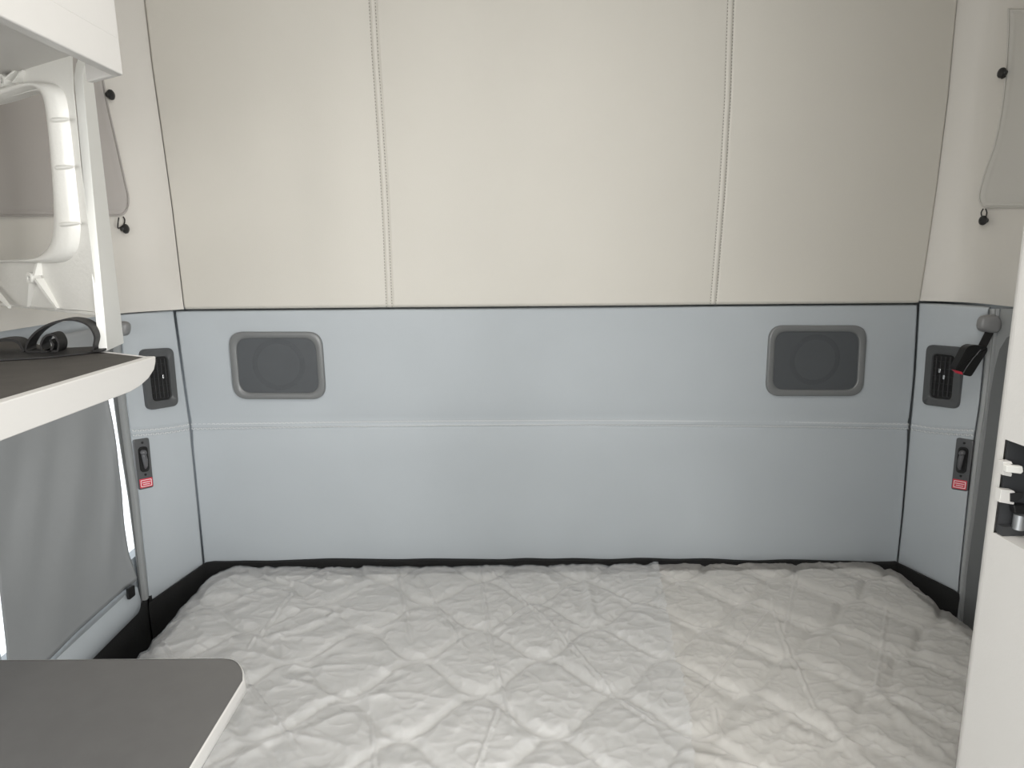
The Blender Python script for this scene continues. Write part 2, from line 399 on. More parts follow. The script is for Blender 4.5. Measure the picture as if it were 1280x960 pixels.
# right: darker luggage door lining with a rounded upper corner, in the frame of grey moulding
fr = [at_x(x, y, XR + 0.006) for x, y in ((1251, 386), (1400, 386), (1400, 860), (1195, 860), (1206.5, 720), (1219.5, 615), (1227.5, 550), (1234.5, 505))]
MBo = MB().prism(fr, (0.012, 0, 0)); tag(MBo.build('trim_4', M['ridge'], smooth=False), 'grey frame moulding behind the tall cabinet edge', 'trim', kind='structure')
dr = [at_x(x, y, XR) for x, y in ((1275, 412), (1390, 412), (1390, 870), (1196, 870), (1208, 720), (1222, 615), (1231, 545), (1238, 490), (1243, 460), (1249, 437), (1258, 422))]
tag(MB().prism(dr, (0.004, 0, 0)).build('door_1', M['strip'], smooth=False, bevel=0.0015), 'dark grey luggage door lining at the right wall', 'door', kind='structure')

# lower rail under the left curtain, end rounded beside the moulding
rail_hi = [at_x(x, y, XL) for x, y in ((174, 738), (168, 724), (120, 770), (72, 817), (-40, 920))]
hemz = [p.z for p in rail_hi]
rz = at_x(168, 727, XL).z
yR = at_x(173, 740, XL).y
P = []
for k in range(25):
    t = k / 24; y = yR - t * 0.75; row = []
    endw = min(1, math.sqrt(max(0, 1 - (1 - min(1, (yR - y) / 0.03)) ** 2)) + 0.02)
    for j in range(13):
        s = j / 12; zz = rz - 0.004 - 0.085 * (0.5 + (s - 0.5) * (0.55 + 0.45 * endw))
        row.append(Vector((XL + 0.022 * math.sin(PI * min(1, 0.1 + s * 0.9)) ** 0.6 * endw, y, zz)))
    P.append(row)
tag(MB().grid(P, (-0.02, 0, 0)).build('trim_5', M['grey']), 'rounded grey rail under the left curtain', 'trim', kind='structure')
# black strip over the side wall below the rail
tag(MB().box((XL - 0.02, 0.9, 0.30), (XL + 0.004, 1.66, rz - 0.075)).build('trim_6', M['gap_strip'], smooth=False), 'black lower strip beside the mattress at left', 'trim', kind='structure')

# ------------------------------------------------------------------ left lower curtain (cloth over the left window)
cr_edge = keyed_z([at_x(x, y, XL - .004) for x, y in ((122, 452), (130.5, 505), (140.5, 560), (149, 614), (153, 655), (157.5, 692), (167, 724))])
cl_edge = keyed_z([at_x(x, y, XL - .004) for x, y in ((-24, 470), (-14, 600), (-1, 750), (5, 812), (8, 880))])
zt = 1.335; P = []
for j in range(61):
    v = j / 60; row = []
    for i in range(71):
        u = i / 70; zb = rz + 0.003; z = (zt - 0.05) + (zb - zt + 0.05) * v
        p = on_z(cl_edge, z).lerp(on_z(cr_edge, z), u)
        s = v * 0.8 + (1 - u) * 0.5
        d = 0.006 * noise.noise(Vector((u * 5 + v * 3, v * 2.2, 1.7))) + 0.006 * math.sin(9 * (u * 0.8 + v * 0.7)) * v * u
        d += 0.006 * math.exp(-((u + v * 0.4 - 1.15) / 0.05) ** 2) * (1 - v) * 1.2
        d -= 0.0018 * math.exp(-((u - 0.965) / 0.008) ** 2)
        row.append(p + Vector((0.006 + d, 0, 0)))
    P.append(row)
cur = MB().grid(P).build('window_curtain', M['cloth'], fix=False)
so = cur.modifiers.new('thick', 'SOLIDIFY'); so.thickness = 0.002; so.offset = 0
tag(cur, 'plain grey blackout curtain under the white shelf, daylight along its edge', 'curtain')
# black clip at its lower corner
q = roundpoly([at_x(x, y, XL + 0.024) for x, y in ((160, 736), (168.5, 731), (169.5, 744), (162, 750))], 0.004, 3)
clip = MB().prism(q, (-0.006, 0, 0)).build('curtain_clip', M['black'], bevel=0.001)
tag(clip, 'small black clip on the grey rail at the lower curtain corner', 'clip')

# ------------------------------------------------------------------ upper window covers
from mathutils.bvhtree import BVHTree
def on_lining(o, px, py, X):
    t = TREES.setdefault(o.name, BVHTree.FromPolygons([v.co for v in o.data.vertices], [p.vertices for p in o.data.polygons]))
    h = t.ray_cast(CAM, ray(px, py).normalized())
    return h[0] if h[0] is not None else at_x(px, py, X)
TREES = {}
def cover(name, edge, far, X, sgn, m, label, o_):
    """cloth lying on the lining: rows between its inner edge (edge, top to bottom) and a far side, following the lining's curve"""
    E = cr([Vector((x, y, 0)) for x, y in edge], 6); y0, y1 = E[0].y, E[-1].y
    rows = sorted(set([y0 + (y1 - y0) * k / 50 for k in range(51)] + [y0 + .6 * k for k in range(1, 8)] + [y1 - .6 * k for k in range(1, 12)]))
    P = []
    for py in rows:
        ex = E[-1].x
        for p, q in zip(E, E[1:]):
            if p.y <= py <= q.y: ex = p.x + (q.x - p.x) * ((py - p.y) / (q.y - p.y) if q.y > p.y else 0); break
        row = []
        for k in range(31):
            t = (k / 30) ** 2; px = ex + (far - ex) * t
            dist = min(abs(px - ex), y1 - py, py - y0)
            d = .0015 + .005 * min(1, dist / 1.5) - (.0016 * math.exp(-((dist - 6) / 1.2) ** 2))
            row.append(on_lining(o_, px, py, X) + Vector((-sgn * d, -d * .5, 0)))
        P.append(row)
    o = MB().grid(P, (sgn * .003, 0, 0)).build(name, m, ang=60); tag(o, label, 'window cover')
    MB().tube([r[0] + Vector((-sgn * .004, -.002, 0)) for r in P] + [p + Vector((-sgn * .004, -.002, 0)) for p in P[-1][1:]], .0018, 8).build('piping', m, o)
    return o
LCE = [(119, 60), (124, 84), (132.5, 130), (144, 180), (154, 225), (158.5, 246), (157.5, 260), (152, 267.5), (146, 269.5)]
cover('window_cover', LCE, -90, XL, -1, M['taupe_cloth'], 'taupe cloth window cover seen through the moulded opening behind the shelf unit', PIL_L)
RCE = [(1262, 11), (1262, 40), (1259, 90), (1254, 135), (1245, 180), (1233, 215), (1226.5, 238), (1225.5, 249), (1229, 256), (1236, 259)]
cover('window_cover', RCE, 1385, XR, 1, M['pale_cloth'], 'pale cloth window cover at the top right beside the tall cabinet', PIL_R)

def knob(px, py, X, sgn, label, loop=None, tab=None):
    p = on_lining(PIL_L if sgn < 0 else PIL_R, px, py, X) + Vector((-sgn * .007, 0, 0)); X = p.x; e = empty('fastener_knob', p, label, 'fastener', 'black knobs holding the window covers')
    s = Vector((-sgn, 0, 0)); loops = []
    for h, r in ((0, .006), (.004, .007), (.006, .0105), (.010, .0125), (.014, .0115), (.017, .0075), (.018, .002)):
        loops.append([p + s * h + Vector((0, math.cos(a) * r, math.sin(a) * r)) for a in [2 * PI * k / 16 for k in range(16)]])
    MB().loft(loops).build('knob', M['black'], e)
    if loop:
        pts = cr([at_x(x, y, X - sgn * 0.008) for x, y in loop], 6)
        MB().tube(pts, 0.0016, 8).build('elastic_loop', M['web'], e)
    if tab:
        MB().prism([at_x(x, y, X - sgn * 0.004) for x, y in tab], s * 0.004).build('pull_tab', M['black'], e, bevel=0.001)
    return e
knob(129.5, 118.5, XL + 0.016, -1, 'plain black knob just under the upper white cabinet corner')
knob(148, 286, XL + 0.012, -1, 'black knob with elastic loop at the lower corner behind the white post', loop=((148.5, 272), (147.5, 279), (147.5, 285), (151, 284), (155, 280), (156, 275), (154, 271)))
knob(1261, 91, XR - 0.022, 1, 'black knob with a small tab on the edge of the right window cover', tab=((1252, 95), (1257, 92), (1258, 96), (1253, 99)))
knob(1237, 275.5, XR - 0.006, 1, 'black knob with elastic ring under the right window cover corner', loop=((1229, 261), (1226.5, 266), (1228, 272), (1231.5, 272.5), (1233.5, 266), (1232, 261)))

# ------------------------------------------------------------------ speakers
def speaker(quad, label, mirror):
    q = [at_y(x, y, YB) for x, y in quad]; c = sum(q, Vector()) / 4
    rot = [p - c for p in q]
    e = empty('wall_speaker', Vector((c.x, YB, c.z)), label, 'speaker', 'speakers in the back wall')
    def outline(scale_in, y, rad):
        pts = []
        for i, p in enumerate(rot):
            pts.append(c + Vector((p.x - math.copysign(scale_in, p.x), 0, p.z - math.copysign(scale_in * 0.95, p.z))))
        # bow the sides slightly
        n = len(pts); bowed = []
        rp = roundpoly(pts, rad, 8)
        for p in rp:
            bowed.append(Vector((p.x, y, p.z)))
        return bowed
    r0 = 0.042
    ys = [(0.0, YB + 0.006, r0), (0.0, YB - 0.006, r0), (0.0010, YB - 0.0085, r0), (0.003, YB - 0.0100, r0), (0.0165, YB - 0.0075, r0 * .88), (0.0185, YB - 0.006, r0 * .85), (0.0190, YB - 0.0045, r0 * .85), (0.0190, YB + 0.004, r0 * .85)]
    MB().loft([outline(*a) for a in ys], False, False).build('bezel', M['bezel'], e, ang=50)
    g = outline(0.0185, YB - 0.0045, r0 * .8)
    # grille with a gentle dome
    loops = [g]
    for k in range(1, 7):
        f = 1 - k / 7; loops.append([c + (p - c) * f + Vector((0, -0.002 * (1 - f * f), 0)) for p in [Vector((x.x, YB - 0.0045, x.z)) for x in g]])
    for L in loops[1:]:
        for p in L: p.y = p.y if abs(p.y - YB) < 0.02 else YB - 0.0045
    gr = MB().loft(loops, False, True).build('grille', M['grille'], e)
    # backing tray and driver
    MB().prism([Vector((p.x, YB + 0.0005, p.z)) for p in outline(0.0185, 0, r0 * .8)], (0, 0.0015, 0)).build('backing', M['cone'], e, smooth=False)
    R = 0.074; cc = Vector((c.x + 0.002 * mirror, 0, c.z + 0.003))
    dl = []
    for r, y in ((R, -.0004), (R * .97, -.0014), (R * .90, -.0018), (R * .83, -.0014), (R * .78, -.0006)):
        dl.append([cc + Vector((math.cos(a) * r, YB + y, math.sin(a) * r)) for a in [2 * PI * k / 40 for k in range(40)]])
    MB().loft(dl, False, False).build('surround', M['coneedge'], e)
    dl = []
    for r, y in ((R * .80, -.0012), (R * .34, -.0002), (R * .32, -.0006), (R * .2, -.0010), (R * .05, -.0012)):
        dl.append([cc + Vector((math.cos(a) * r, YB + y, math.sin(a) * r)) for a in [2 * PI * k / 40 for k in range(40)]])
    MB().loft(dl, False, True).build('cone', M['cone'], e)
    return e
speaker(((286, 414.5), (402.5, 414.5), (408.5, 498.5), (293.5, 498.5)), 'rectangular grey speaker in the back wall on the side of the white shelf', 1)
speaker(((961, 406.5), (1082.5, 406.5), (1077, 494.5), (956, 494.5)), 'rectangular grey speaker in the back wall on the side of the black buckle', -1)

# ------------------------------------------------------------------ vents and latch plates on the corner panels
def plane_frame(a3, b3, nrm):
    return a3
def local(quad, p0, n):
    """four photo corners laid on a plane -> rounded rectangle maker in that plane"""
    q = [at_plane(x, y, p0, n) for x, y in quad]
    return q
def bil(q, u, v):   # u right, v down, q = TL TR BR BL
    return q[0].lerp(q[1], u).lerp(q[3].lerp(q[2], u), v)
def rrect(q, u0, v0, u1, v1, r, n, h, seg=5):
    pts = [bil(q, u0, v0), bil(q, u1, v0), bil(q, u1, v1), bil(q, u0, v1)]
    return [p + n * h for p in roundpoly(pts, r, seg)]
def vent(quad, p0, n, label, knobs, slant):
    q = local(quad, p0, n); c = sum(q, Vector()) / 4; e = empty('air_vent', c, label, 'vent', 'air vents in the corner panels')
    Wv = (q[1] - q[0]).length; Hv = (q[3] - q[0]).length; b = 0.2; bv = 0.135
    loops = [rrect(q, 0, 0, 1, 1, .018, n, -.004), rrect(q, 0, 0, 1, 1, .018, n, .0075), rrect(q, .02, .012, .98, .988, .017, n, .0105),
             rrect(q, b * .95, bv * .95, 1 - b * .95, 1 - bv * .95, .012, n, .0100), rrect(q, b, bv, 1 - b, 1 - bv, .012, n, .0085), rrect(q, b, bv, 1 - b, 1 - bv, .012, n, -.001)]
    MB().loft(loops, False, False).build('frame', M['frame'], e, ang=50)
    MB().prism(rrect(q, b * .9, bv * .9, 1 - b * .9, 1 - bv * .9, .012, n, .0012), n * .001).build('duct', M['matt_black'], e, smooth=False)
    for k in range(4):
        u = b + (1 - 2 * b) * (k + 1) / 5
        a, d = bil(q, u, bv + .04), bil(q, u, 1 - bv - .04)
        m_ = (a + d) / 2; ax = (d - a) / 2; sd = ax.cross(n).normalized()
        MB().obox(m_ + n * .0066, ax, sd * .0007, n * .0026).build('vane', M['vane'], e, smooth=False)
    for k in range(5):
        v = bv + (1 - 2 * bv) * (k + 1) / 6
        a, d = bil(q, b + .03, v), bil(q, 1 - b - .03, v)
        m_ = (a + d) / 2; ax = (d - a) / 2; sd = ax.cross(n).normalized()
        MB().obox(m_ + n * .0034, ax, sd * .0010, n * .0006).build('cross_vane', M['black'], e, smooth=False)
    for (u, v, w, h) in knobs:
        MB().obox(bil(q, u, v) + n * .0095, (q[1] - q[0]).normalized() * w, (q[3] - q[0]).normalized() * h, n * .003).build('slider', M['chrome'], e, bevel=.0008)
    return e
def corner_plane(inner, outer, py):
    z = at_y(230, py, YB - .04).z
    def on(K, zz):
        return pl(K, (zz - K[0][1].z) / (K[-1][1].z - K[0][1].z))
    a, b, c = on(inner, z), on(outer, z), on(inner, z - .08)
    n = (b - a).cross(c - a).normalized()
    if n.y > 0: n = -n
    return a + n * .001, n
vent(((173, 437), (214.5, 434.5), (221.5, 506.5), (182, 513)), *corner_plane(inL, outL, 474), 'black air vent in the corner panel beside the white shelf tip', ((.58, .47, .0022, .0055),), 0)
vent(((1160.5, 430.5), (1207, 434.5), (1200.5, 511), (1154.5, 505)), *corner_plane(inR, outR, 470), 'black air vent in the corner panel beside the hanging buckle', ((.44, .40, .003, .006), (.57, .50, .0026, .006)), 0)

def latch(quad, p0, n, label, mirror):
    q = local(quad, p0, n); c = sum(q, Vector()) / 4; e = empty('latch_plate', c, label, 'latch', 'door release plates on the corner panels')
    MB().loft([rrect(q, 0, 0, 1, 1, .006, n, -.004), rrect(q, 0, 0, 1, 1, .006, n, .002), rrect(q, .04, .012, .96, .988, .0055, n, .0035), rrect(q, .08, .02, .92, .98, .005, n, .0037)], False, True).build('plate', M['plate'], e, ang=30)
    Wd = (q[1] - q[0]).length
    # oval recess ring
    MB().loft([rrect(q, .2, .15, .82, .66, Wd * .28, n, .0030), rrect(q, .2, .15, .82, .66, Wd * .28, n, .0052), rrect(q, .27, .17, .75, .64, Wd * .22, n, .0050), rrect(q, .30, .18, .72, .63, Wd * .2, n, .0034)], False, False).build('recess_rim', M['black'], e, ang=40)
    MB().prism(rrect(q, .26, .17, .76, .64, Wd * .2, n, .0030), n * .0012).build('recess', M['matt_black'], e, smooth=False)
    # lever: a pivot ball with a bent grip
    uu = .45 if mirror > 0 else .55
    pv = bil(q, uu, .26) + n * .010
    bl = [pv + (q[1] - q[0]).normalized() * (math.cos(a) * .008) for a in (0,)]
    sph = MB(); R = .0085
    for_l = []
    ex = (q[1] - q[0]).normalized(); ez = (q[0] - q[3]).normalized()
    for k in range(0, 9):
        th = PI * k / 8; for_l.append([pv + n * (R * math.cos(th)) + (ex * math.cos(a) + ez * math.sin(a)) * max(1e-4, R * math.sin(th)) for a in [2 * PI * i / 14 for i in range(14)]])
    sph.loft(for_l); sph.tube([bil(q, uu + (.0), .30) + n * .010, bil(q, uu + .03 * mirror, .42) + n * .0125, bil(q, uu + .05 * mirror, .53) + n * .011, bil(q, uu + .07 * mirror, .58) + n * .007], [.0062, .0068, .0055, .003], 12)
    sph.build('lever', M['lever'], e)
    for v in (.075, .715):
        p = bil(q, .52, v) + n * .0035
        MB().loft([[p + n * h + (ex * math.cos(a) + ez * math.sin(a)) * r for a in [2 * PI * i / 10 for i in range(10)]] for h, r in ((0, .0036), (.0012, .0034), (.0018, .002))]).build('screw', M['black'], e)
    lb = MB().prism(rrect(q, .08, .79, .94, .97, .002, n, .0036), n * .0006).build('warning_label', M['red'], e, smooth=False)
    lb['label'] = 'red warning label with white border and two lines of white print'
    bo = MB(); o1 = rrect(q, .15, .815, .88, .95, .002, n, .0043); o2 = rrect(q, .19, .827, .84, .938, .0015, n, .0043)
    bo.loft([o1, o2], False, False)
    for (v, u0, u1) in ((.865, .24, .80), (.905, .30, .74)):
        u = u0; i = 0
        while u < u1 - .02:
            w = (.05, .035, .06, .04)[i % 4]; a = bil(q, u, v); b_ = bil(q, min(u1, u + w), v)
            bo.obox((a + b_) / 2 + n * .0044, (b_ - a) / 2, ez * .0011, n * .0001); u += w + .012; i += 1
    bo.build('print', M['label_white'], lb, smooth=False, fix=False)
    return e
latch(((166, 550), (185.5, 547), (191.5, 608.5), (173, 612.5)), *corner_plane(inL, outL, 580), 'door release plate with red label under the vent by the shelf', 1)
latch(((1196.5, 547), (1217.5, 550.5), (1210, 614.5), (1189.5, 611)), *corner_plane(inR, outR, 580), 'door release plate with red label under the vent by the buckle', -1)

# ------------------------------------------------------------------ bunk restraint at the right, and its twin's cover at the left
Y_A = 1.70
def anchor_cover(pts, Yp, depth, parent, name):
    base = cr([at_y(x, y, Yp) for x, y in pts], 4, True); c = sum(base, Vector()) / len(base)
    L = [[p + (p - CAM) * depth for p in base], base]
    for s, d in ((.97, -.006), (.9, -.012), (.75, -.016), (.4, -.018)):
        L.append([c + (p - c) * s + Vector((0, d, 0)) for p in base])
    return MB().loft(L).build(name, M['anchor'], parent, ang=45)
pb = at_y(1234, 416, 1.60)
e = empty('bunk_restraint', pb, 'black buckle on a short strap hanging from a grey cover at right', 'buckle')
anchor_cover(((1221, 402), (1226, 395), (1240, 393.5), (1247, 398), (1248, 408), (1244, 415), (1234, 416), (1222, 412)), 1.605, .03, e, 'anchor_cover')
a0, a1 = at_y(1238, 414, 1.60), at_y(1225, 440, 1.578)
w_ = Vector((math.cos(-.5) * .011, 0, math.sin(-.5) * .011))
MB().prism([a0 - w_, a0 + w_, a1 + w_, a1 - w_], (0, .003, 0)).build('strap', M['web'], e, bevel=.0006)
bq = [at_y(x, y, 1.565) for x, y in ((1209, 434), (1216, 431), (1233.5, 433), (1235, 438), (1214, 471), (1205, 469), (1193.5, 463))]
bk = MB().prism(roundpoly(bq, .006, 3), (0, .022, 0)).build('buckle', M['black'], e, bevel=.003)
r0_, r1_ = at_y(1226, 437, 1.564), at_y(1204, 467, 1.564)
MB().tube([r0_, r0_.lerp(r1_, .4) + Vector((-.004, -.001, 0)), r0_.lerp(r1_, .75) + Vector((-.004, -.001, 0)), r1_], .0014, 6).build('ridge', M['lever'], bk)
rb = MB().prism([at_y(x, y, 1.563) for x, y in ((1193, 462.5), (1203, 465), (1204, 468.5), (1197, 467))], (0, .01, 0)).build('release_button', M['red'], e, bevel=.001)
rb['label'] = 'red release button'
pa = at_y(156, 411, 1.60)
ac = anchor_cover(((146, 404), (152, 401.5), (159, 402), (163, 405), (163.5, 412), (161, 418), (154, 420), (146, 419)), 1.60, .03, None, 'anchor_cover')
tag(ac, 'small grey plastic anchor cover half hidden behind the white post', 'anchor cover')

# ------------------------------------------------------------------ left storage unit
XS = -0.48
Q = at_x(195, 446, XS); ZS = Q.z
Dr = Vector((-1.6375, 1, 0)).normalized(); Nr = Vector((-Dr.y, Dr.x, 0)); Nr = Nr if Nr.y < 0 else -Nr
RP = Vector((Q.x, Q.y, 0))
unit = empty('storage_unit', Vector((-0.75, 0.6, ZS)), 'white open storage unit with dark lined shelf and moulded rear panel', 'storage unit')
fas = [(195, 447), (195, 452), (193, 462), (186, 473), (175, 483), (163, 490), (150, 495), (75, 523.5), (0, 552), (-60, 575), (-400, 705), (-400, 622), (0, 503)]
fp = [at_x(x, y, XS) for x, y in fas]
ynear = min(p.y for p in fp)
for p in fp:
    if p.z > ZS - 0.004: p.z = ZS + 0.001
sh = MB().prism(fp, (-0.014, 0, 0))
yw = Q.y + (Q.x - (XL + 0.03)) / (1.6375)
top = [Vector((XS - .002, ynear, ZS - .022)), Vector((XS - .002, Q.y - .012, ZS - .022)), Vector((XL + .032, yw - .012, ZS - .022)), Vector((XL + .032, ynear, ZS - .022))]
sh.prism(top, (0, 0, .020))
# thin rear lip
q0 = Vector((XS, Q.y, ZS)) + Dr * .012 + Nr * .006
sh.prism([q0 + Vector((0, 0, -.018)), q0 + Vector((0, 0, .001)), q0 + Dr * .30 + Vector((0, 0, .001)), q0 + Dr * .30 + Vector((0, 0, -.018))], Nr * .003)
sh.build('shelf', M['white'], unit, bevel=.0015)
lt = [Vector((XS - .004, ynear, ZS - .002)), Vector((XS - .004, Q.y - .005, ZS - .002)), Vector((XL + .034, yw - .008, ZS - .002)), Vector((XL + .034, ynear, ZS - .002))]
ll = MB().prism(lt, (0, 0, .0015)).build('shelf_liner', M['liner'], unit, smooth=False); ll['label'] = 'dark brown shelf liner'
# side panel (the white post)
p1 = at_z(134, 439.5, ZS); dirp = Vector((-.034, .10, 0)).normalized(); npn = Vector((dirp.y, -dirp.x, 0))
def onp(x, y): return at_plane(x, y, p1, npn)
pp = [onp(*a) for a in ((134.5, 438.5), (131, 400), (103.5, 97), (106, 80), (110, 70), (113, 84), (117.5, 106), (155, 429))]
MB().prism(pp, Vector((-.0115, -.003, 0))).build('side_panel', M['wood'], unit, bevel=.0008)
# upper cabinet: aisle face, lip, recessed underside
K = at_x(154.5, 94.5, XS - .0); ZU = K.z
yn = -0.25
hz = ZC - .02
uc = MB()
def slab(z0, z1, inset):
    yk = K.y
    yw2 = yk + (K.x - (XL + .01)) / 1.6375
    a = [Vector((K.x - inset, yn, z0)), Vector((K.x - inset, yk - inset, z0)), Vector((XL + .032, yw2 - inset, z0)), Vector((XL + .032, yn, z0))]
    uc.prism(a, (0, 0, z1 - z0))
slab(ZU + .042, hz, .0)
# lip along the aisle edge and along the rear edge
uc.box((K.x - .016, yn, ZU), (K.x, K.y, ZU + .044))
rr0 = Vector((K.x, K.y, ZU)); ln_ = (at_plane(116, 105, K, Nr) - K).length; uc.prism([rr0, rr0 + Dr * ln_, rr0 + Dr * ln_ + Nr * .008, rr0 + Nr * .008], (0, 0, .044))
uc.build('upper_cabinet', M['white'], unit, bevel=.002)
# rear moulded panel with rounded opening
def onr(x, y, d=0.0): return at_plane(x, y, RP - Nr * .004, Nr) + Nr * d
hole = [(-30, 132), (-4, 126), (20, 119), (40, 113.5), (52, 112.5), (60, 117), (65, 130), (69, 160), (72.5, 200), (75, 240), (76, 268), (75, 290), (71, 305), (63, 316), (52, 322), (20, 324.5), (-30, 326)]
outerp = [(-52, 84), (-10, 72), (20, 64), (45, 56), (72, 52), (90, 58), (92, 110), (95, 140), (98, 170), (101, 205), (105, 235), (109, 268), (113, 300), (119, 350), (124, 390), (40, 384), (-52, 378)]
hl = [onr(*p) for p in hole]; ol = [onr(*p) for p in outerp]
def clampx(p): return Vector((max(p.x, XL + .04), p.y, p.z))
BK = Vector((-.012, .02, 0))
loops = [[clampx(p + BK) for p in ol], [clampx(p) for p in ol], [clampx(p) for p in hl], [clampx(p + BK) for p in hl]]
rp_ = MB().loft(loops, False, False)
# bottom ledge
b0, b1 = onr(-52, 378), onr(127, 390.5)
rp_.prism([clampx(b0), b1, b1 + Vector((0, 0, -.005)), clampx(b0 + Vector((0, 0, -.005)))], Nr * .006)
rear = rp_.build('rear_panel', M['mould'], unit, bevel=.001, ang=50); rear['label'] = 'moulded white rear panel with a rounded opening'
# raised surround of the opening: convex section that grows wide on the post side
path_in = [(-30, 132), (0, 125.5), (25, 117.5), (44, 112), (54, 112), (61, 118), (65.5, 131), (69.5, 160), (73, 200), (75.5, 240), (76.5, 268), (75.5, 290), (71.5, 305), (63, 316), (50, 322.5), (20, 325), (-30, 326.5)]
path_out = [(-30, 118), (0, 113), (25, 106), (46, 103), (62, 104), (74, 108), (83, 122), (88, 155), (93, 200), (97, 240), (100, 268), (101, 292), (96, 315), (82, 327), (56, 329), (20, 328), (-30, 329)]
Pi = cr([onr(*p) for p in path_in], 6); Po = cr([onr(*p) for p in path_out], 6)
P = []
for a, b in zip(Pi, Po):
    wd = (b - a).length; row = []
    for k in range(11):
        t = k / 10; hgt = .006 + .010 * math.sin(PI * min(1, .12 + t * .88)) ** .8 if t < 1 else -.002
        if k == 0: hgt = -.012
        row.append(clampx(a.lerp(b, t) + Nr * hgt))
    P.append(row)
sur = MB().grid(P, -Nr * .004)
sur.build('opening_surround', M['mould'], rear, ang=60)
for (xa, ya, xb, yb) in ((70, 155, 94, 150), (75, 213, 100, 209), (79, 283, 108, 279)):
    a, b = onr(xa, ya, .010), onr(xb, yb, .008); mid = (a + b) / 2 + Nr * .006
    nt_ = MB(); nt_.tube([a, a.lerp(mid, .6) , mid, mid.lerp(b, .4), b], [.0006, .0026, .0034, .0030, .0015], 8)
    nt_.build('rib', M['mould'], rear)
def boss(px, py, ribs, r=.0088):
    c = onr(px, py); mb = MB(); ax = Dr; az = Vector((0, 0, 1))
    def ringp(rr, d): return [c + Nr * d + (ax * math.cos(a) + az * math.sin(a)) * rr for a in [2 * PI * k / 18 for k in range(18)]]
    mb.loft([ringp(r, -.002), ringp(r, .014), ringp(r * .5, .014), ringp(r * .5, .0)], False, True)
    for (x0, y0, x1, y1, w) in ribs:
        a, b = onr(x0, y0), onr(x1, y1); s = (b - a).cross(Nr).normalized() * w
        mb.prism([a - s, a + s, a + s + Nr * .011, a - s + Nr * .011], (b - a)) if False else mb.add(
            [a - s, a + s, b + s, b - s, a - s + Nr * .012, a + s + Nr * .012, b + s * .8 + Nr * .004, b - s * .8 + Nr * .004],
            [(0, 1, 2, 3), (4, 7, 6, 5), (0, 4, 5, 1), (1, 5, 6, 2), (2, 6, 7, 3), (3, 7, 4, 0)])
    mb.build('screw_boss', M['mould'], rear, ang=40)
boss(48, 347, ((52, 344, 50, 326, .0035), (54, 349, 74, 386, .0030), (46, 352, 37, 383, .0012)))
boss(15, 103, ((18, 100, 23, 88, .0016), (12, 100, 8, 92, .0012), (27, 105, 32, 88, .0010)))
# slanted rib at the frame edge
a, b = onr(-6, 358), onr(14, 384); s = Vector((0, 0, .002))
MB().add([a - s, a + s, b + s, b - s, a - s + Nr * .012, a + s + Nr * .012, b + s + Nr * .004, b - s + Nr * .004], [(0, 1, 2, 3), (4, 7, 6, 5), (0, 4, 5, 1), (1, 5, 6, 2), (2, 6, 7, 3), (3, 7, 4, 0)]).build('rib', M['mould'], rear)

# ------------------------------------------------------------------ coiled black strap on the shelf
sb = at_z(60, 441, ZS)
strap = empty('coiled_strap', Vector((sb.x, sb.y, ZS)), 'black webbing strap lying coiled on the dark shelf liner', 'strap')
def ribbon(path_px, yb, w0, th, name, m):
    pts = cr([at_y(x, y, yb) for x, y in path_px], 8); v = []; f = []
    mb = MB(); N = len(pts); loops = []
    for i, p in enumerate(pts):
        p.z = max(p.z, ZS + .0035)
    for i, p in enumerate(pts):
        t = (pts[min(i + 1, N - 1)] - pts[max(i - 1, 0)]).normalized(); nn = Vector((-t.z, 0, t.x)) * th
        wv = Vector((-.25, .97, 0)) * w0
        loops.append([p - nn, p + nn, p + nn + wv, p - nn + wv])
    mb.loft(loops); return mb.build(name, m, strap, ang=60)
yS = sb.y - .012
ribbon(((128, 441), (116, 442), (117, 432), (118, 421), (112, 409), (100, 402), (82, 400), (62, 405), (46, 414), (36, 425), (32, 437), (40, 443), (60, 444)), yS, .034, .0014, 'outer_loop', M['web'])
ribbon(((60, 444), (70, 441), (73, 430), (67, 419), (57, 420), (51, 430), (54, 440), (62, 440), (66, 431), (62, 425)), yS + .002, .032, .0014, 'inner_roll', M['web'])
ribbon(((30, 440), (22, 428), (8, 425), (-12, 428), (-30, 434)), yS + .004, .03, .002, 'folded_end', M['web'])
tl = [at_z(x, y, ZS + .0005) for x, y in ((-40, 455), (0, 451), (60, 447.5), (110, 442), (130, 438.5), (128, 434), (70, 437), (-40, 437))]
MB().prism(tl, (0, 0, .002)).build('flat_tail', M['web'], strap, smooth=False)

# ------------------------------------------------------------------ table at the lower left
ZT = 1.0
tp = [at_z(x, y, ZT) for x, y in ((-60, 819), (276, 822.3), (288, 823.4), (296, 827), (300.8, 833), (303.2, 840.5), (303.2, 850), (236, 960))]
yr = (tp[0].y + tp[1].y) / 2; ed = (tp[7] - tp[6]).normalized()
near = tp[6] + ed * .42
poly = [Vector((-.93, tp[0].y, ZT))] + cr(tp[1:7], 4) + [near, Vector((-.93, near.y, ZT))]
tbl = empty('side_table', Vector((-.55, .45, 0)), 'grey topped table with pale rounded edge in the lower left corner', 'table')
ins = []
MB().prism([p - Vector((0, 0, .001)) for p in poly], (0, 0, -.010)).build('table_top', M['laminate'], tbl, bevel=.001)
def grow(poly, d):
    out = []; N = len(poly)
    area2 = sum(poly[i].x * poly[(i + 1) % N].y - poly[(i + 1) % N].x * poly[i].y for i in range(N)); sg = 1 if area2 > 0 else -1
    for i, p in enumerate(poly):
        t = poly[(i + 1) % N] - poly[i - 1]; nn = Vector((t.y, -t.x, 0)).normalized() * sg
        out.append(p + nn * d)
    return out
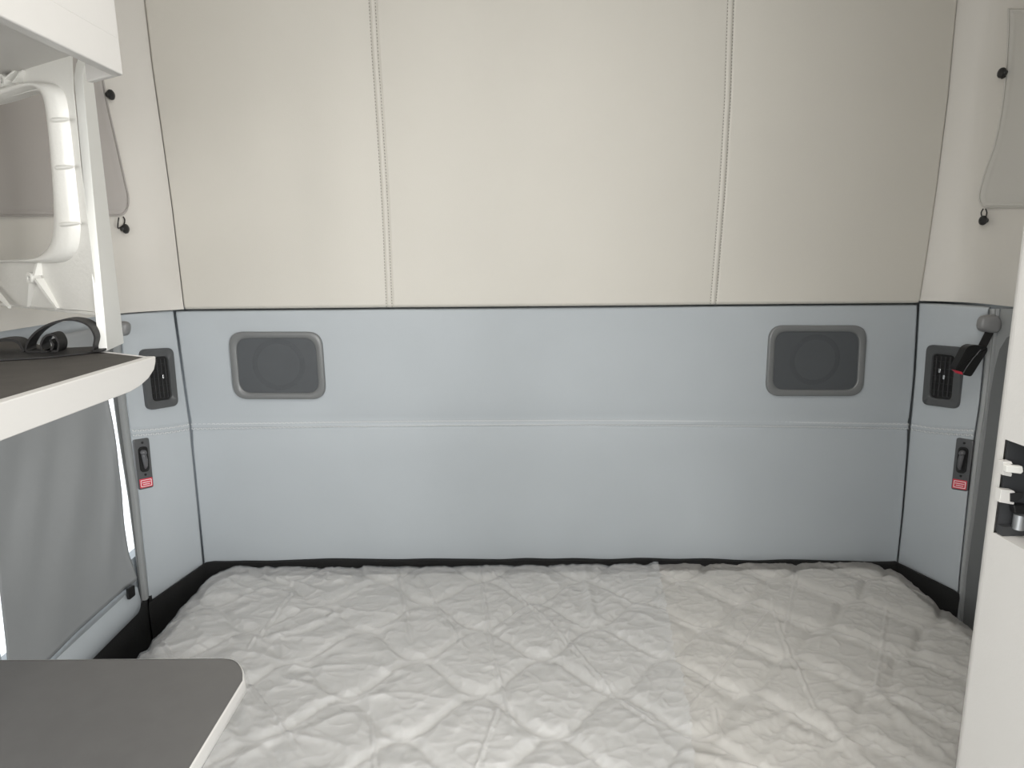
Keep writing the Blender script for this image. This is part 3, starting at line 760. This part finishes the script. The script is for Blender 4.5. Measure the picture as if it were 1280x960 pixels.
loops = [[Vector((p.x, p.y, ZT + dz)) for p in grow(poly, d)] for d, dz in ((-.0002, -.0008), (.0006, -.0010), (.0016, -.003), (.0022, -.010), (.0025, -.015), (0, -.017))]
MB().loft(loops, False, True).build('edge_band', M['band'], tbl, ang=60)
MB().prism([Vector((p.x, p.y, ZT - .0172)) for p in grow(poly, -.004)], (0, 0, -.008)).build('under_board', M['band_dark'], tbl, smooth=False)
MB().box((-.93, near.y + .04, 0.0), (-.52, yr - .12, ZT - .0254)).build('cabinet_base', M['wood'], tbl, bevel=.003)

# ------------------------------------------------------------------ right cabinet
YC = 0.726
edge = [at_y(x, y, YC) for x, y in ((1291, 100), (1279, 200), (1259, 370), (1242.6, 527), (1226, 640), (1210, 780), (1186, 960))]
xc_top = edge[1].x; 
def xe(z):   # aisle face leans a little
    z0, x0, z1, x1 = edge[-1].z, edge[-1].x, edge[1].z, edge[1].x
    return x0 + (x1 - x0) * (z - z0) / (z1 - z0)
rc = empty('tall_cabinet', Vector((.9, .4, 0)), 'tall white cabinet at the right edge with a dark connector recess', 'cabinet')
# recess opening on the aisle face
pr = [at_y(x, y, YC - 0.02) for x, y in ((1254, 548), (1240, 664))]
zr1, zr0 = pr[0].z, pr[1].z
yre = YC - .024; ynr = YC - .16; bev = .016; dpt = .075
ns = .30
mb = MB()
zs_ = [0.0, zr0, zr1, ZC - .02]
def face_pt(y, z, d=0): return Vector((xe(z) + d, y, z))
def quad(y0, y1, z0, z1, d0=0, d1=0):
    mb.add([face_pt(y0, z0, d0), face_pt(y1, z0, d1), face_pt(y1, z1, d1), face_pt(y0, z1, d0)], [(0, 1, 2, 3)])
yb_ = [ns, ynr, yre]
for j in range(3):
    for i in range(2):
        if i == 1 and j == 1: continue
        quad(yb_[i], yb_[i + 1], zs_[j], zs_[j + 1])
    # rounded rear corner
    prof = [(yre, 0)] + [(YC - .018 + .018 * math.sin(a), .018 * (1 - math.cos(a))) for a in [PI / 2 * k / 8 for k in range(9)]]
    for (ya, da), (yb2, db) in zip(prof, prof[1:]): quad(ya, yb2, zs_[j], zs_[j + 1], da, db)
    xb = XR - .03
    mb.add([face_pt(YC, zs_[j], .018), Vector((xb, YC, zs_[j])), Vector((xb, YC, zs_[j + 1])), face_pt(YC, zs_[j + 1], .018)], [(0, 1, 2, 3)])
mb.add([face_pt(ns, 0), Vector((xb, ns, 0)), Vector((xb, ns, ZC - .02)), face_pt(ns, ZC - .02)], [(0, 1, 2, 3)])
# recess sill and roof
for z in (zr0, zr1):
    mb.add([face_pt(ynr, z), face_pt(yre, z), face_pt(yre, z, dpt), face_pt(ynr, z, dpt)], [(0, 1, 2, 3)])
bm_o = mb.build('body', M['white'], rc, ang=40, fix=False)
# dark lining of the recess: rear side, back and near side, with a small dark chamfer at its foot
dk = MB()
dk.prism([face_pt(yre, zr0 + .002, .002), face_pt(yre, zr1 - .0005, .002), face_pt(yre, zr1 - .0005, dpt), face_pt(yre, zr0 + .002, dpt)], (0, -.003, 0))
dk.prism([face_pt(ynr, zr0 + .002, dpt), face_pt(yre, zr0 + .002, dpt), face_pt(yre, zr1 - .0005, dpt), face_pt(ynr, zr1 - .0005, dpt)], (-.003, 0, 0))
dk.prism([face_pt(yre - .003, zr0 + .0005, .002), face_pt(yre - .003, zr0 + .012, .002), face_pt(yre - .003, zr0 + .012, dpt - .004), face_pt(yre - .003, zr0 + .0005, dpt - .004)], (0, -.008, 0))
rl = dk.build('recess_lining', M['darkpanel'], rc, smooth=False); rl['label'] = 'dark lining of the connector recess'
def connector(pts, label, inner, barrel=None):
    y = yre - .012; pts, inner = [(a + 3.5, b) for a, b in pts], [(a + 3.5, b) for a, b in inner]; barrel = [(a + 3.5, b) for a, b in barrel] if barrel else None; q = [at_y(a, b, y) for a, b in pts]; c = sum(q, Vector()) / len(q)
    e = empty('wire_connector', c, label, 'connector', 'white connectors in the cabinet recess')
    MB().prism(q, (0, .0085, 0)).build('housing', M['white'], e, bevel=.0006)
    MB().prism([at_y(a, b, y - .0015) for a, b in inner], (0, .002, 0)).build('socket', M['matt_black'] if not barrel else M['mould'], e, bevel=.0003)
    if barrel: MB().prism([at_y(a, b, y - .006) for a, b in barrel], (0, .006, 0)).build('plug', M['mould'], e, bevel=.0008)
connector(((1251, 577), (1261, 577), (1263, 580), (1258, 581), (1257, 589), (1262, 592), (1261, 596), (1250, 594)), 'upper white connector with plug in the dark cabinet recess', ((1257, 581), (1262, 581), (1262, 591), (1257, 591)), ((1255, 582), (1275, 583), (1276, 590), (1273, 592.5), (1255, 590.5)))
connector(((1248, 612), (1264, 613.5), (1266, 616), (1260, 617), (1259.5, 627), (1265, 628), (1264, 631), (1246, 628)), 'lower open white connector in the dark cabinet recess', ((1260, 617), (1276, 616), (1275, 622), (1268, 627), (1260, 627)))
q = [at_y(a, b, yre - .012) for a, b in ((1268, 632), (1288, 632), (1288, 644), (1269, 642))]
tag(MB().prism(q, (0, .0085, 0)).build('relay_block', M['black'], bevel=.001), 'black relay block below the white connectors in the recess', 'relay')
c0 = at_y(1274, 652, yre - .012); 
tb = MB(); tb.tube([c0 + Vector((0, 0, .009)), c0 - Vector((0, 0, .009))], .0065, 14)
tag(tb.build('metal_terminal', mat('dull metal', (.4, .41, .42), .35, metal=.8), ang=40), 'dull metal terminal under the black relay block', 'terminal')

# ------------------------------------------------------------------ bed base and mattress wrapped in plastic
X0, X1, Y0, Y1 = -0.84, 1.185, 0.80, 1.770
bb = MB().box((XL + .012, Y0 + .02, 0.0), (XR - .012, 1.79, .36));
tops = [at_x(186, 754, XL + .006), at_x(205, 737, XL + .006).lerp(at_y(236, 716, YB - .02), .45), at_y(254, 704, YB - .014)]
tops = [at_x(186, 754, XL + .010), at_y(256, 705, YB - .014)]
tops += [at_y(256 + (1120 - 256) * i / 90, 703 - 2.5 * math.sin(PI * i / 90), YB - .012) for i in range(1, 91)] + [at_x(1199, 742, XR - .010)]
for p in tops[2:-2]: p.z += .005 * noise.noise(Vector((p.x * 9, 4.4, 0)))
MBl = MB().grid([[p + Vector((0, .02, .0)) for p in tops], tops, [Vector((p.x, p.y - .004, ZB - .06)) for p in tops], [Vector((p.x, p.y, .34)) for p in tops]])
tag(MBl.build('trim_7', M['gap_strip']), 'black strip between the wall panels and the mattress', 'trim', kind='structure')  # black sheet round the foot of the wall panels behind the mattress
PX, PY = 0.28, 0.24
lines = [((496, 702), (514, 800)), ((522, 716), (584, 811)), ((598, 700), (618, 823)), ((618, 823), (642, 899)), ((604, 700), (700, 785)), ((699, 785), (775, 867)), ((775, 867), (819, 898)),
         ((373, 732), (309, 811)), ((303, 843), (379, 941)), ((464, 887), (468, 965)), ((626, 873), (592, 965)), ((997, 707), (980, 791)), ((966, 747), (980, 791)), ((980, 791), (1020, 876)),
         ((962, 756), (890, 845)), ((890, 845), (859, 880)), ((1111, 747), (1095, 858)), ((893, 876), (904, 912)), ((200, 800), (222, 830)), ((730, 702), (742, 770)), ((904, 912), (1000, 880)), ((1020, 876), (1100, 960)),
         ((1095, 858), (1185, 940)), ((980, 900), (1090, 930)), ((440, 760), (330, 800)), ((850, 930), (960, 955)), ((1000, 890), (940, 960))]
LN = []
for i, (a, b) in enumerate(lines):
    p, q = at_z(*a, ZB), at_z(*b, ZB); LN.append((p.x, p.y, q.x, q.y, .0042 if i < 19 else .0050, .0032 if i < 19 else .010))
def quilt(x, y):
    c = math.cos(2 * PI * (x - .235) / PX) * .058; yy = y - 1.356 + .008 * noise.noise(Vector((x * 3, y * 3, 71)))
    x += .012 * noise.noise(Vector((x * 3, y * 3, 91)))
    c = math.cos(2 * PI * (x - .235) / PX) * .058
    best = 9
    for base in (c, PY / 2 - c):
        r = (yy - base) / PY; dd = abs(r - round(r)) * PY; best = min(best, dd)
    return best
def sdist(x, y, r):
    cx, cy = (X0 + X1) / 2, (Y0 + Y1) / 2; hx, hy = (X1 - X0) / 2 - r, (Y1 - Y0) / 2 - r
    dx, dy = abs(x - cx) - hx, abs(y - cy) - hy
    return math.hypot(max(dx, 0), max(dy, 0)) + min(max(dx, dy), 0) - r
def shaped(x, y, zoff, hfun, side=.26, r=.10, er=.06, pad=0.0):
    """a point of the padded slab: flat on top, rounded over its edge, straight down its side"""
    r = .10 if x > 0 else .085; d = sdist(x, y, r) - pad
    z = ZB - .004 - .012 * (x - X0) + zoff + hfun(x, y)
    if d > -er:
        # arc-length along a quarter circle and then down the side
        s = d + er; gx = (sdist(x + .001, y, r) - sdist(x - .001, y, r)) / .002; gy = (sdist(x, y + .001, r) - sdist(x, y - .001, r)) / .002
        L = er * PI / 2
        if s < L: a = s / er; o = er * math.sin(a); dz = er * (1 - math.cos(a))
        else: o = er; dz = er + (s - L) * 1.6
        shift = o - s
        return Vector((x + gx * shift, y + gy * shift, max(ZB - side, z - dz)))
    return Vector((x, y, z))
def n3(x, y, s, o): return noise.noise(Vector((x * s, y * s, o)))
def h_body(x, y):
    d = quilt(x, y); return -.014 * math.exp(-(d / .018) ** 2) + .004 * n3(x, y, 3, 2.2)
def wr(x, y):
    # film creases: crumple ridges at two scales, stretched along a wandering direction
    ox = .05 * n3(x, y, 4, 11.1); oy = .05 * n3(x, y, 4, 17.7)
    a = 1 - abs(n3(x + ox, y + oy, 11, .3)) * 2; b = 1 - abs(n3((x + y * .5) * 1.0 + oy, (y - x * .4) * 1.9, 17, 5.1)) * 2
    c = 1 - abs(n3(x * .8 + y * .6, y * .9 - x * .3, 34, 9.4)) * 2
    e = 1 - abs(n3(x + oy, y - ox, 23, 61.3)) * 2; f = 1 - abs(n3(x - y * .4, y * 1.2 + x * .3, 60, 77.7)) * 2
    msk = .5 + .8 * n3(x, y, 3.1, 30.2)
    m2 = .45 + 1.0 * n3(x, y, 2.3, 41.2)
    return .0042 * max(0, a) ** 3 * max(.2, msk) + .0040 * max(0, b) ** 3 * max(.2, m2) + .0026 * max(0, c) ** 3 * max(.35, msk) + .0034 * max(0, e) ** 5 * max(.15, 1 - msk) + .0010 * max(0, f) ** 2 * max(.3, m2)
def creases(x, y):
    h = 0
    for (ax, ay, bx, by, amp, w) in LN:
        dx, dy = bx - ax, by - ay; l2 = dx * dx + dy * dy; t = ((x - ax) * dx + (y - ay) * dy) / l2
        if t < -.05 or t > 1.05: continue
        t = min(1, max(0, t)); ex, ey = x - ax - t * dx, y - ay - t * dy; d = math.hypot(ex, ey)
        if d > w * 4: continue
        fade = min(1, 6 * t + .2, 6 * (1 - t) + .2); h += amp * fade * math.exp(-(d / w) ** 2)
        h -= .5 * amp * fade * math.exp(-((d - 2 * w) / (w * 1.2)) ** 2)
    return h
def h_film(x, y):
    d = quilt(x, y)
    lv = max(0, min(1, (-.25 - x) / .5))
    fold = .006 * max(0, 1 - abs(n3((x * .9 - y * .5), (y + x * .25) * 2.3, 7, 55.5)) * 2.5) ** 2
    rt = max(0, min(1, (x - .45) / .3)) * max(0, min(1, (1.45 - y) / .25))
    lf = max(0, min(1, (-.05 - x) / .4))
    return -.0105 * math.exp(-(d / .017) ** 2) * (1 - .35 * rt - .3 * lf) + .003 * n3(x, y, 3, 2.2) + wr(x, y) + creases(x, y) + fold * (.25 + 1.1 * rt + .8 * lf)
def cloth_grid(nx, ny, xa, xb, ya, yb, fn):
    return [[fn(xa + (xb - xa) * i / (nx - 1), ya + (yb - ya) * j / (ny - 1)) for i in range(nx)] for j in range(ny)]
mt = empty('mattress', Vector(((X0 + X1) / 2, (Y0 + Y1) / 2, .36)), 'quilted white mattress wrapped in crinkled clear plastic on the bunk', 'mattress')
ov = .17
MB().grid(cloth_grid(230, 130, X0 - ov, X1 + ov, Y0 - ov, Y1 + ov, lambda x, y: shaped(x, y, -.011, h_body, .225, pad=-.002)), None).build('quilted_cover', M['fabric'], mt, ang=180, fix=False)
MB().grid(cloth_grid(760, 460, X0 - ov, X1 + ov, Y0 - ov, Y1 + ov, lambda x, y: shaped(x, y, .003, h_film, .215, pad=.003)), None).build('plastic_wrap', M['film'], mt, ang=180, fix=False)
# second sheet of the wrap, from the left end up to its torn edge
tear = [at_z(x, y, ZB) for x, y in ((822, 696), (824, 703), (838, 780), (846, 822), (855, 836), (855, 858), (864, 889), (868, 947), (872, 1000), (876, 1080))]
tear.sort(key=lambda p: -p.y)
def tear_x(y):
    if y >= tear[0].y: return tear[0].x
    for a, b in zip(tear, tear[1:]):
        if y >= b.y: t = (a.y - y) / (a.y - b.y); return a.x + (b.x - a.x) * t
    return tear[-1].x
NX, NY = 480, 460; P = []
for j in range(NY):
    y = Y0 - ov + (Y1 - Y0 + 2 * ov) * j / (NY - 1); tx = tear_x(y) + .006 * n3(0, y, 45, 1.1) + .005 * n3(0, y, 150, 4.1); row = []
    for i in range(NX):
        t = i / (NX - 1); x = (X0 - ov) + (tx - (X0 - ov)) * t
        lift = .006 * max(0, (x - tx + .03) / .03) * (.6 + .8 * n3(x, y, 14, 8.8))
        row.append(shaped(x, y, .0055 + lift, h_film, .205, pad=.006))
    P.append(row)
ws = MB().grid(P, None).build('wrap_overlap', M['film2'], mt, ang=180, fix=False); ws['label'] = 'cloudy overlapping sheet of plastic wrap with a torn edge'

# ------------------------------------------------------------------ light: daylight through windscreen and door windows, plus an added ceiling fill
w = bpy.data.worlds.new('daylight'); bpy.context.scene.world = w; w.use_nodes = True
w.node_tree.nodes['Background'].inputs['Color'].default_value = (0.93, 0.97, 1.0, 1); w.node_tree.nodes['Background'].inputs['Strength'].default_value = 1.6
def area(name, loc, target, sx, sy, power, col):
    l = bpy.data.lights.new(name, 'AREA'); l.shape = 'RECTANGLE'; l.size = sx; l.size_y = sy; l.energy = power; l.color = col
    o = bpy.data.objects.new(name, l); C.objects.link(o); o.location = loc
    o.rotation_euler = (Vector(target) - Vector(loc)).to_track_quat('-Z', 'Y').to_euler(); return o
area('windscreen_daylight', (.15, YF + .02, 1.62), (.15, 2, 1.35), 1.9, .95, 26, (1, .985, .96))
area('left_door_daylight', (XL + .0, -.87, 1.27), (1, -.45, 1.27), .8, 1.2, 24, (1, .985, .96))
area('right_door_daylight', (XR - .0, -.87, 1.27), (-1, -.4, 1.2), .8, 1.2, 48, (1, .99, .975))
area('ceiling_fill', (.05, .35, ZC - .02), (.05, .55, 0), .95, 1.0, 16, (1, .985, .96))  # unseen fill light added below the closed ceiling to brighten the bunk corners

vs_ = bpy.context.scene.view_settings
vs_.view_transform = 'Standard'; vs_.look = 'None'; vs_.gamma = 1; vs_.use_curve_mapping = False; vs_.exposure = 0.06
